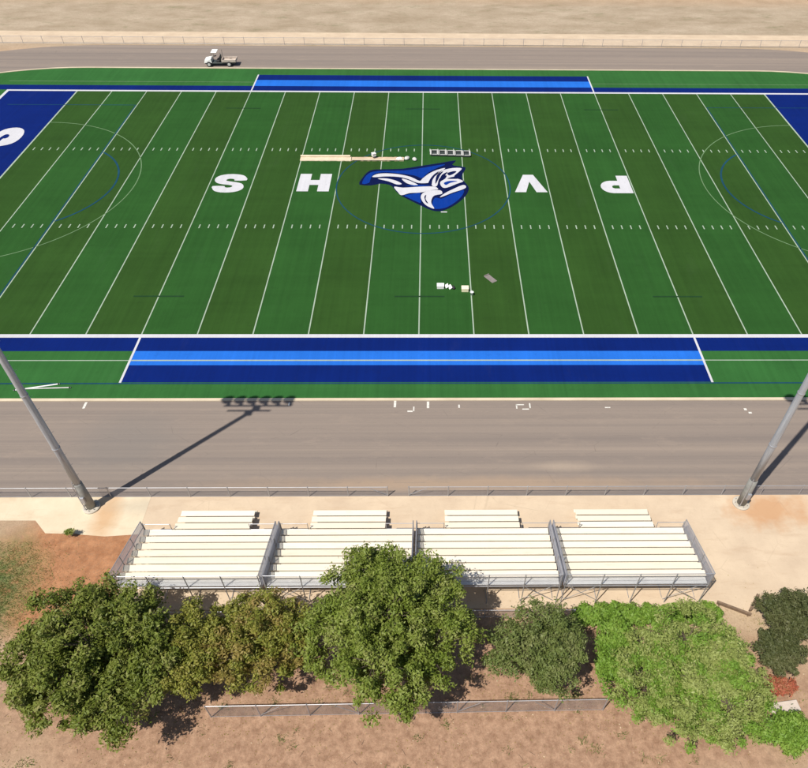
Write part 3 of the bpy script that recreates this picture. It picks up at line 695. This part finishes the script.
# grass and weeds on the red dirt side
def grass():
    r = np.random.default_rng(9); n = 14000
    P_ = np.stack([r.normal(-25.0, 1.6, n), r.normal(-23.2, 2.0, n)], 1)
    k = (P_[:, 1] < -19.6); P_ = P_[k]; n = len(P_)
    h = r.uniform(0.04, 0.16, n); a = r.uniform(0, 6.28, n); wd = 0.011; ln = r.normal(0, 0.05, (n, 2))
    v = np.zeros((n, 4, 3)); dx, dy = np.cos(a)*wd, np.sin(a)*wd
    v[:, 0, :2] = P_-np.stack([dx, dy], 1); v[:, 1, :2] = P_+np.stack([dx, dy], 1)
    v[:, 2, :2] = P_+ln+np.stack([dx, dy], 1)*0.3; v[:, 3, :2] = P_+ln-np.stack([dx, dy], 1)*0.3; v[:, 2, 2] = h; v[:, 3, 2] = h
    o = leaf_obj('weedy_grass', v.reshape(-1, 3), n, ['grass_blades'], None, None); tag(o, 'thin weedy grass growing over the red dirt', 'grass', kind='stuff')
    # dry leaves under the trees
    n = 6000; P_ = np.stack([r.uniform(-21, 21, n), r.normal(-28, 2.2, n), r.uniform(0.012, 0.03, n)], 1)
    a = r.uniform(0, 6.28, n); s = r.uniform(0.015, 0.04, n); t1 = np.stack([np.cos(a)*s, np.sin(a)*s, r.normal(0, .01, n)], 1); t2 = np.stack([-np.sin(a)*s*.6, np.cos(a)*s*.6, r.normal(0, .006, n)], 1)
    v = np.stack([P_-t1, P_-t2, P_+t1, P_+t2], 1); v[:, :, 2] = np.maximum(v[:, :, 2], 0.008)
    o = leaf_obj('leaf_litter', v.reshape(-1, 3), n, ['leaf_rust'], None, None); tag(o, 'dry brown fallen leaves scattered under the trees', 'leaves', kind='stuff')
grass()
def weeds():
    r = np.random.default_rng(21); pts = []
    for k in range(170):
        c = (r.uniform(-24, 24), r.uniform(-36, -24.9)); n = r.integers(14, 46); pts.append(np.stack([r.normal(c[0], .16, n), r.normal(c[1], .13, n)], 1))
    P_ = np.concatenate(pts); n = len(P_); h = r.uniform(0.05, 0.22, n); a = r.uniform(0, 6.28, n); ln = r.normal(0, 0.07, (n, 2)); e = np.stack([np.cos(a), np.sin(a)], 1)*0.014
    v = np.zeros((n, 4, 3)); v[:, 0, :2] = P_-e; v[:, 1, :2] = P_+e; v[:, 2, :2] = P_+ln+e*.3; v[:, 3, :2] = P_+ln-e*.3; v[:, 2:, 2] = h[:, None]
    o = leaf_obj('dry_weeds', v.reshape(-1, 3), n, ['grass_blades'], None, None); tag(o, 'sparse dry weed tufts on the bare dirt under the trees', 'weeds', kind='stuff')
    m = MB()
    for k in range(700):
        x, y = r.uniform(-26, 26), r.uniform(-36, -24.6); s_ = r.uniform(.02, .06); q = r.uniform(.6, 1.3, 6)*s_
        m.add([(x-q[0], y, -.01), (x, y-q[1], -.01), (x+q[2], y, -.01), (x, y+q[3], -.01), (x+q[4]*.2, y+q[5]*.1, s_*.7)], [(0, 1, 4), (1, 2, 4), (2, 3, 4), (3, 0, 4)])
    o = m.build('gravel', 'backing_beige'); tag(o, 'small pale stones scattered over the dirt under the trees', 'stones', kind='stuff')
    m = MB()
    for k in range(120):
        x, y = r.uniform(-22, 20), r.uniform(-33, -24.6); a = r.uniform(0, 6.28); L = r.uniform(.12, .4); m.tube((x, y, .02), (x+L*math.cos(a), y+L*math.sin(a), .03), .008, .004, 4, caps=False)
    o = m.build('twigs', 'bark'); tag(o, 'fallen twigs scattered on the dirt under the trees', 'twigs', kind='stuff')
weeds()

# timber edging and slab by the shrubs
def edging(a, b, label):
    a, b = Vector((*a, 0)), Vector((*b, 0)); root = empty('timber_edging', tuple(a), math.atan2((b-a).y, (b-a).x)); L = (b-a).length; tag(root, label, 'edging')
    m = MB(); m.box(0, L, -0.06, 0.06, 0.14, 0.26, 0, 0.012); m.build('top_beam', 'timber', root)
    m = MB(); m.box(0.02, L-0.02, -0.05, 0.05, 0.0, 0.135, 0, 0.01); m.build('lower_beam', 'timber', root)
    for x in (0.15, L-0.15):
        m = MB(); m.box(x-0.04, x+0.04, -0.11, -0.062, 0.0, 0.30, 0, 0.008); m.build('stake', 'timber', root)
edging((17.75, -23.95), (19.5, -24.75), 'brown timber edging running out from the hedge end')
edging((19.5, -24.5), (20.3, -23.5), 'short brown timber edging leading up to the dark shrub')
m = MB(); m.box(-0.8, 0.8, -0.28, 0.28, 0.0, 0.14, 0, 0.03); o = m.build('stone_slab', 'stone_slab'); o.location = (19.6, -29.85, 0.0); o.rotation_euler = (0, 0, 0.12); tag(o, 'pale stone slab lying between red shrub and green shrub', 'slab')

# ------------------------------------------------------------------ things left on the field
ZF = Z1+0.001
def crate(x, y, rz, k):
    root = empty('storage_crate', (x, y, ZF), rz)
    m = MB(); m.box(-0.40, 0.40, -0.52, 0.52, 0, 0.06); 
    for a in (-1, 1): m.box(a*0.40-0.025, a*0.40+0.025, -0.52, 0.52, 0.061, 0.22); m.box(-0.374, 0.374, a*0.52-0.03, a*0.52+0.025, 0.061, 0.22)
    m.build('tray', 'dark_plastic', root)
    m = MB()
    for a in (-1, 1): m.box(a*0.40-0.12, a*0.40+0.045, -0.58, 0.58, 0.222, 0.27); m.box(-0.278, 0.278, a*0.53-0.05, a*0.53+0.05, 0.222, 0.27)
    m.build('rim', 'light_grey', root)
    tag(root, ('open dark crate with pale rim, end of its row toward the beige strip', 'open dark crate, second in its row from the beige strip end', 'open dark crate in the middle of the row of five', 'open dark crate, fourth in its row from the beige strip end', 'open dark crate, end of its row away from the beige strip')[k], 'crate', 'dark crates in a row at midfield'); return root
pa, pb = gpt(434.5, 154.4), gpt(466.5, 155.4)
for k in range(5):
    q = pa.lerp(pb, k/4); crate(q.x, q.y, 0.0, k)
# long strip of turf backing with a rolled edge
def strip():
    a, b = gpt(300.5, 159.3), gpt(404, 158.8); L = b.x-a.x; root = empty('turf_strip', ((a.x+b.x)/2, a.y, ZF)); tag(root, 'long beige strip of turf backing laid across the field above the emblem', 'turf strip')
    r = np.random.default_rng(3)
    def piece(x0, x1, w0, mat, th):
        n = 24; m = MB(); vs = []; 
        for k in range(n+1):
            x = x0+(x1-x0)*k/n; e0 = -w0+r.normal(0, .02); e1 = w0+r.normal(0, .02); z = th+r.uniform(0, .025)
            vs += [(x, e0, 0), (x, e0+.02, z), (x, e1-.02, z+r.uniform(0, .02)), (x, e1, 0)]
        fs = []
        for k in range(n):
            for j in range(3): fs.append((4*k+j, 4*k+4+j, 4*k+5+j, 4*k+1+j))
        fs += [(0, 1, 2, 3), (4*n+3, 4*n+2, 4*n+1, 4*n)]
        m.add(vs, fs); m.build('backing_sheet', mat, root)
    piece(-L/2, -L/2+L*0.49, 0.45, 'backing_pale', 0.06); piece(-L/2+L*0.495, L/2, 0.42, 'backing_beige', 0.05)
    m = MB(); m.tube((-L/2, 0.40, 0.16), (-L/2+L*0.48, 0.42, 0.16), 0.13, n=12); m.build('rolled_edge', 'backing_pale', root)
    m = MB(); m.tube((-L/2+L*0.5, -0.36, 0.13), (L/2, -0.37, 0.13), 0.09, n=12); m.build('rolled_edge', 'backing_pale', root)
strip()
def carton(x, y, z, sx, sy, h, rz, mat, name, label, cat, flap=True):
    root = empty(name, (x, y, z), rz); tag(root, label, cat)
    m = MB(); m.box(-sx/2, sx/2, -sy/2, sy/2, 0, h, 0, 0.02); m.build('body', mat, root)
    m = MB(); m.box(-sx/2-0.015, sx/2+0.015, -sy/2-0.015, sy/2+0.015, h+0.002, h+0.05, 0, 0.015); m.build('lid', mat, root)
    if flap:
        m = MB(); m.box(-0.02, 0.02, -sy/2-0.018, sy/2+0.018, h+0.052, h+0.056); m.build('tape', 'backing_beige', root)
    return root
q = gpt(374, 158.6); carton(q.x, q.y, ZF+0.30, 0.42, 0.42, 0.30, 0.5, 'paint_white', 'white_box', 'small white box sitting on the long beige turf strip', 'box')
def sack(px, py, z, rx, ry, rz_, h, mat, label, rot):
    q = gpt(px, py); root = empty('sack', (q.x, q.y, z), rot); tag(root, label, 'sack')
    m = MB(); n = 12; prof = [(0.72, 0), (1.0, .25), (1.0, .55), (.75, .85), (.3, 1.0)]; m.lathe([(a, b*h) for a, b in prof], n=n)
    m.v = [(x*rx*(1+.08*math.sin(5*x+3*y_)), y_*ry*(1+.08*math.cos(4*y_+2*x)), zz) for x, y_, zz in m.v]; m.build('body', mat, root, True)
    m = MB(); m.box(-rx*.35, rx*.35, -0.03, 0.03, h*0.985, h*1.14, 0, 0.01); m.build('tied_end', mat, root)
sack(399.5, 160.3, ZF+0.0, 0.42, 0.30, 0, 0.32, 'paint_white', 'white sack at the end of the beige turf strip', 0.3)
sack(407, 159.4, ZF, 0.36, 0.30, 0, 0.30, 'light_grey', 'white and grey sack just off the end of the beige strip', 1.1)
sack(414.5, 160.4, ZF, 0.34, 0.26, 0, 0.28, 'light_grey', 'pale grey sack lying apart beyond the beige strip', 2.0)
q = gpt(440.5, 287.5); carton(q.x, q.y, ZF, 0.62, 0.50, 0.24, 0.0, 'paint_white', 'white_box', 'flat white box lying next to two tilted white boards', 'box', False)
def board(px, py, rot, label):
    q = gpt(px, py); root = empty('white_board', (q.x, q.y, ZF), rot); tag(root, label, 'board', 'tilted white boards on the turf')
    m = MB(); m.add([(-.13,-.26,0),(.13,-.26,0.16),(.13,.26,0.16),(-.13,.26,0),(-.13,-.26,0.03),(.13,-.26,.19),(.13,.26,.19),(-.13,.26,.03)], [(0,3,2,1),(4,5,6,7),(0,1,5,4),(1,2,6,5),(2,3,7,6),(3,0,4,7)]); m.build('panel', 'paint_white', root)
    m = MB(); m.box(0.06, 0.10, -.2, .2, 0.0, 0.10); m.build('prop', 'light_grey', root)
board(446.8, 287.0, 0.15, 'tilted white board between the flat white box and the other board'); board(450.0, 288.0, 0.35, 'tilted white board next to the black bag')
q = gpt(453.2, 288.6)
root = empty('black_bag', (q.x, q.y, ZF), 0.4); tag(root, 'small black bag beside the tilted white boards', 'bag')
m = MB(); m.lathe([(0.10, 0), (0.15, .05), (0.15, .16), (0.08, .22), (0.03, .24)], n=12); m.v = [(x, y*1.6, z) for x, y, z in m.v]; m.build('body', 'black_rubber', root, True)
m = MB(); m.tube((0, -.12, .2), (0, -.05, .32), .012, n=6); m.tube((0, -.05, .32), (0, .05, .32), .012, n=6); m.tube((0, .05, .32), (0, .12, .2), .012, n=6); m.build('handle', 'black_rubber', root)
q = gpt(465.0, 290.6); carton(q.x, q.y, ZF, 0.62, 0.50, 0.30, 0.0, 'cream_board', 'cream_box', 'cream coloured box on the turf beside a yard line', 'box', False)
q = gpt(471.7, 295.2); root = empty('bucket', (q.x, q.y, Z2+0.001)); tag(root, 'small white bucket on the yard line near the cream box', 'bucket')
m = MB(); m.lathe([(0.12, 0), (0.15, 0.30), (0.165, 0.31), (0.165, 0.33), (0.14, 0.33), (0.13, 0.29)], n=18); m.build('pail', 'paint_white', root, True)
m = MB(); pr_ = [(0.165*math.cos(a), 0.165*math.sin(a)*0.3+0.02, 0.30+0.17*math.sin(a)) for a in np.linspace(0, math.pi, 9)]
for a, b in zip(pr_[:-1], pr_[1:]): m.tube(a, b, 0.006, n=5)
m.build('handle', 'galvanised_steel', root)
q = gpt(490.5, 279); root = empty('rubber_mat', (q.x, q.y, ZF), -0.95); tag(root, 'dull grey rubber mat lying askew on the olive turf', 'mat')
m = MB(); m.box(-0.62, 0.62, -0.28, 0.28, 0, 0.03, 0, 0.01); m.build('sheet', 'mat_grey', root); m = MB(); m.tube((-0.6, -.27, .06), (-0.6, .27, .06), .05, n=10); m.build('rolled_end', 'mat_grey', root)
for (a, b, lb) in (((14, 391), (60, 384.5), 'white pole lying on the green turf edge'), ((24, 389.5), (71, 388.2), 'grey pole lying on the turf beside the white one')):
    pa, pb = gpt(*a), gpt(*b); root = empty('loose_pole', (pa.x, pa.y, 0.021), math.atan2(pb.y-pa.y, pb.x-pa.x)); tag(root, lb, 'pole', None)
    L = (pb-pa).length; mt = 'paint_white' if 'white pole' in lb else 'light_grey'
    m = MB(); m.tube((0, 0, 0.05), (L, 0, 0.05), 0.05, n=10); m.build('tube', mt, root)
    for x in (0.02, L-0.12):
        m = MB(); m.tube((x, 0, 0.062), (x+0.1, 0, 0.062), 0.062, n=10); m.build('end_collar', 'black_rubber', root)

# utility cart on the far track
def cart():
    q = gpt(222, 65.8); root = empty('utility_cart', (q.x, q.y+0.3, 0.012), 0.03); tag(root, 'white utility cart with open grey cargo bed on the far track', 'cart')
    m = MB(); m.box(-2.2, 2.0, -0.62, 0.62, 0.36, 0.52, 0, 0.04); m.build('chassis', 'dark_plastic', root)
    m = MB(); m.add([(-2.3,-.66,.5),(-1.25,-.66,.5),(-1.25,.66,.5),(-2.3,.66,.5),(-2.2,-.58,.86),(-1.3,-.62,1.02),(-1.3,.62,1.02),(-2.2,.58,.86)], [(0,3,2,1),(4,5,6,7),(0,1,5,4),(1,2,6,5),(2,3,7,6),(3,0,4,7)]); m.build('hood', 'paint_white', root)
    m = MB(); m.box(-0.62, -0.12, -0.55, 0.55, 0.53, 0.78, 0, 0.05); m.box(-0.16, -0.02, -0.55, 0.55, 0.79, 1.25, 0, 0.04); m.build('seat', 'black_rubber', root)
    for a in (-1, 1):
        for x in (-1.2, 0.05):
            m = MB(); m.tube((x, a*0.6, 0.5), (x+0.1, a*0.58, 1.85), 0.025, n=8); m.build('roof_post', 'dark_plastic', root)
    m = MB(); m.box(-1.15, -0.35, -0.66, 0.66, 1.86, 1.91, 0, 0.02); m.build('roof', 'paint_white', root)
    m = MB(); m.box(0.15, 2.1, -0.68, 0.68, 0.55, 0.60); 
    for a in (-1, 1): m.box(0.15, 2.1, a*0.68-0.03, a*0.68+0.03, 0.602, 0.9)
    m.box(0.12, 0.18, -0.64, 0.64, 0.602, 0.9); m.box(2.07, 2.13, -0.64, 0.64, 0.602, 0.9); m.build('cargo_bed', 'stone_slab', root)
    m = MB(); m.tube((-1.1, 0.3, 0.95), (-0.85, 0.3, 1.1), 0.02, n=6); m.lathe([(0.18, 1.10), (0.19, 1.12), (0.18, 1.14)], (-0.85, 0.3, 0), n=16); m.build('steering_wheel', 'black_rubber', root)
    for x in (-1.65, 1.15):
        for a in (-1, 1):
            m = MB(); m.lathe([(0.22, -0.11), (0.33, -0.09), (0.34, 0), (0.33, 0.09), (0.22, 0.11)], (0, 0, 0), 20, 0, 'Y'); o = m.build('wheel', 'black_rubber', root); o.location = (x, a*0.72, 0.34)
            m = MB(); m.lathe([(0.20, -0.115), (0.19, 0.115)], (0, 0, 0), 16, 0, 'Y'); m.build('rim', 'light_grey', o)
cart()
